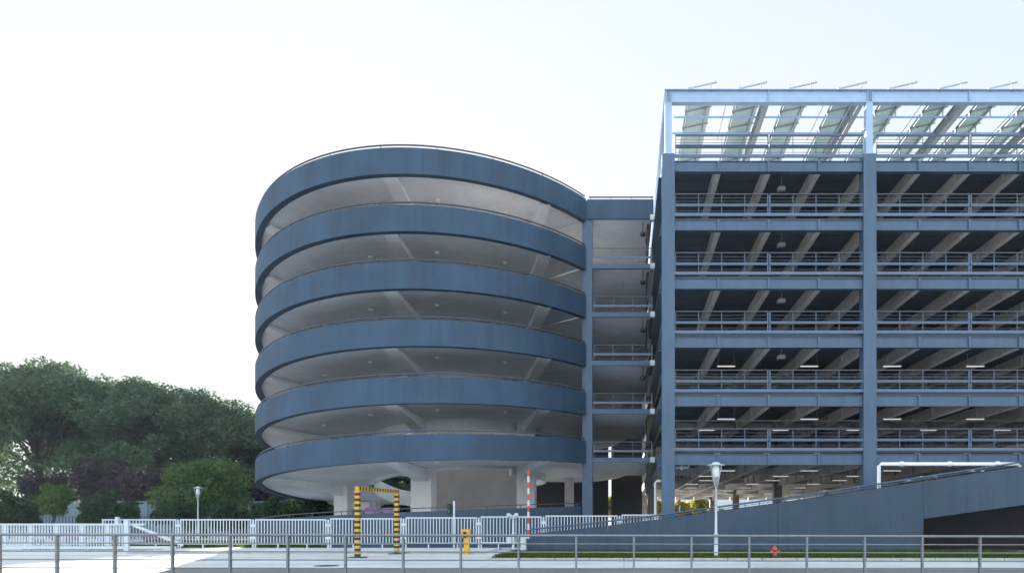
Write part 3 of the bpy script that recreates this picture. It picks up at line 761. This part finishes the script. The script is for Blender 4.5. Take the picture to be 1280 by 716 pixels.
def trunk_mesh(name,seed,h,r,cs,zc):
    rng=random.Random(seed); b=MB()
    pts=[Vector((rng.uniform(-.08,.08)*k,rng.uniform(-.08,.08)*k,h*k/5)) for k in range(6)]
    b.tube(pts,r,9,radii=[r*1.35,r,r*.92,r*.85,r*.75,r*.55])
    for c in cs[::3 if len(cs)>80 else 2]:
        s_=pts[rng.randint(3,5)]; e=Vector((c[0],c[1],c[2]+zc)); dz=e.z-s_.z; w_=.09*(e-s_).length
        j=lambda: Vector((rng.uniform(-w_,w_),rng.uniform(-w_,w_),rng.uniform(-w_,w_)*.6))
        m1=s_.lerp(e,.3)+Vector((0,0,dz*.12))+j(); m2=s_.lerp(e,.65)+Vector((0,0,dz*.08))+j()
        b.tube([s_,m1,m2,e],r*.3,6,radii=[r*.40,r*.25,r*.15,r*.05])
        for q_ in range(2):
            e2=m2+Vector((rng.uniform(-1,1),rng.uniform(-1,1),rng.uniform(-.5,1.1)))*w_*3; b.tube([m2,m2.lerp(e2,.5)+j()*.5,e2],r*.1,5,radii=[r*.12,r*.07,r*.03])
    return b
protos={}
def tree(kind,loc,label,cat,group,name='tree',seed=1,rx=5,rz=6,zc=14,nb=26,nl=8000,leaf=.34,m='leaf',tr=.3,rot=0,sc=(1,1,1),core=.45,skirt=0,dome=False):
    e=empty(name,loc,label,cat,group); e.rotation_euler=(0,0,rot); e.scale=sc
    if kind not in protos:
        me,cs=crown_mesh('crown',seed,rx,rz,nb,nl,leaf,M[m],core=core,skirt=skirt,dome=dome)
        tm=trunk_mesh('trunk',seed,max(zc-rz*.25,.3),tr,cs,zc); t=tm.build('trunk',M['bark']); 
        protos[kind]=(me,t.data,zc); bpy.data.objects.remove(t)
    me,td,zz=protos[kind]
    c=bpy.data.objects.new('crown',me); COL.objects.link(c); c.parent=e; c.location=(0,0,zz)
    t=bpy.data.objects.new('trunk',td); COL.objects.link(t); t.parent=e
    return e
big=[(-78,452,92,'t0',1.0),(46,447,90,'t2',1.18),(128,469,97,'t1',.9),(203,474,90,'t3',1.08),(282,498,93,'t0',.92),(330,514,102,'t1',.72),(376,574,98,'t2',.8),(430,578,96,'t2',.8),(474,548,97,'t3',.7),(518,560,98,'t1',.7)]
bl=['tall dark green tree cut off by the left edge','tallest and broadest dark green tree in the left row','dark green tree set back between the two broadest domes',
 'broad dark green tree behind the round light green tree','sloping dark green tree left of the spiral ramp','dark green tree touching the spiral ramp outline','dark green tree half hidden behind the spiral ramp','distant dark tree seen under the lowest spiral ring','distant tree right behind the purple boards','distant tree hidden behind the white column of the spiral']
KW={'t0':dict(seed=11,m='leaf'),'t1':dict(seed=22,m='leaf_b'),'t2':dict(seed=33,m='leaf'),'t3':dict(seed=44,m='leaf_b')}
for (px_,py_,Y,k,sx),lab in zip(big,bl):
    H=wz(py_,Y); base=20.9
    tree(k,(wx(px_,Y),Y,0),lab,'tree','tall trees behind the boundary wall',name='broadleaf_tree',rx=9.0,rz=6.6,zc=13.9,nb=105,nl=46000,leaf=.215,skirt=.45,tr=.42,rot=random.uniform(0,6),sc=(sx,sx,H/base),core=.62,dome=True,**KW[k])
for px_,py_,Y,lab in ((60,575,79,'leftmost dark plum-leaved tree before the tall green trees'),(128,556,79,'largest dark plum-leaved tree in the middle of the left row'),(185,570,78,'dark plum-leaved tree left of the round green tree'),(305,572,79,'dark plum-leaved tree between the round green tree and the spiral'),(352,585,80,'dark plum-leaved tree half behind the spiral ramp')):
    H=wz(py_,Y); tree('plum',(wx(px_,Y),Y,0),lab,'tree','purple leaved trees',name='plum_tree',seed=5,rx=3.6,rz=3.6,zc=5.2,nb=26,nl=5200,leaf=.19,m='leaf_purple',tr=.16,rot=random.uniform(0,6),sc=(1,1,H/8.6))
tree('round',(wx(256,66),66,0),'large round light green tree behind the white fence, beside the street lamp','tree',None,name='round_tree',seed=8,rx=4.3,rz=4.3,zc=4.35,nb=44,nl=13000,leaf=.17,m='leaf_bush',tr=.2,core=.6)
tree('small',(wx(67,55),55,0),'small bushy light green tree with a clear trunk behind the gate','tree',None,name='small_tree',seed=9,rx=1.95,rz=1.65,zc=3.35,nb=24,nl=7000,leaf=.11,m='leaf_bush',tr=.12,core=.55)
for px_,Y,sx,lab in ((8,58,1.1,'dark green shrub at the left edge behind the gate'),(140,58,1.12,'dark green shrub between the small tree and the street lamp'),(222,60,.95,'dark green shrub left of the street lamp pole'),(292,61,.9,'dark green shrub right of the round green tree'),(345,60,1.0,'dark green shrub left of the spiral ramp foot'),(385,62,1.1,'dark green shrub below the lowest spiral ring'),(484,68,1.1,'dark green shrub behind the purple boards')):
    tree('shrub',(wx(px_,Y),Y,0),lab,'shrub','dark shrubs behind the fence',name='shrub',seed=15,rx=2.1,rz=1.6,zc=1.5,nb=22,nl=6500,leaf=.12,m='leaf_dk',tr=.1,rot=random.uniform(0,6),sc=(sx*1.2,sx*1.2,sx*1.36),core=.6)
for px_,sc_,lab in ((46,.8,'low pale pink flowers behind the left half of the gate'),(94,1.0,'low pale lilac flowers behind the right half of the gate'),(192,1.1,'pale flowers behind the first fence panel')):
    tree('flower',(wx(px_,40.5),40.5,0),lab,'flowers','pale flowering plants',name='flowering_plant',seed=19,rx=.75,rz=.38,zc=.5,nb=14,nl=1800,leaf=.05,m='leaf_flower',tr=.03,rot=random.uniform(0,6),sc=(sc_,sc_,sc_))
for px_,Y,s_,lab in ((766,112,1.1,'yellow green tree glimpsed through the slit between two dark walls'),(818,116,1.0,'bright yellow green tree seen left of the corner column'),(852,114,.95,'pale yellow green tree right of the corner column'),(874,118,1.15,'brightest yellow tree seen through the garage ground floor')):
    tree('yellow',(wx(px_,Y),Y,0),lab,'tree','yellow trees beyond the garage',name='yellow_tree',seed=27,rx=2.5,rz=2.8,zc=3.4,nb=22,nl=5000,leaf=.2,m='leaf_yellow',tr=.15,rot=random.uniform(0,6),sc=(s_,s_,s_))
for i,px_ in enumerate((900,935,975,1015,1060)):
    tree('hedge',(wx(px_,128),128,0),['first','second','third','fourth','last'][i]+' dark green bush from the left seen through the garage ground floor','shrub','bushes beyond the garage',name='hedge_bush',seed=31,rx=3.4,rz=1.8,zc=2.2,nb=22,nl=4000,leaf=.2,m='leaf_bush',tr=.12,rot=random.uniform(0,6))
tree('planter',(wx(680,64),64,0),'low green bushes behind the entry wall under the spiral','shrub',None,name='low_shrub',seed=41,rx=3.6,rz=1.2,zc=1.9,nb=24,nl=5000,leaf=.12,m='leaf_bush',tr=.08)
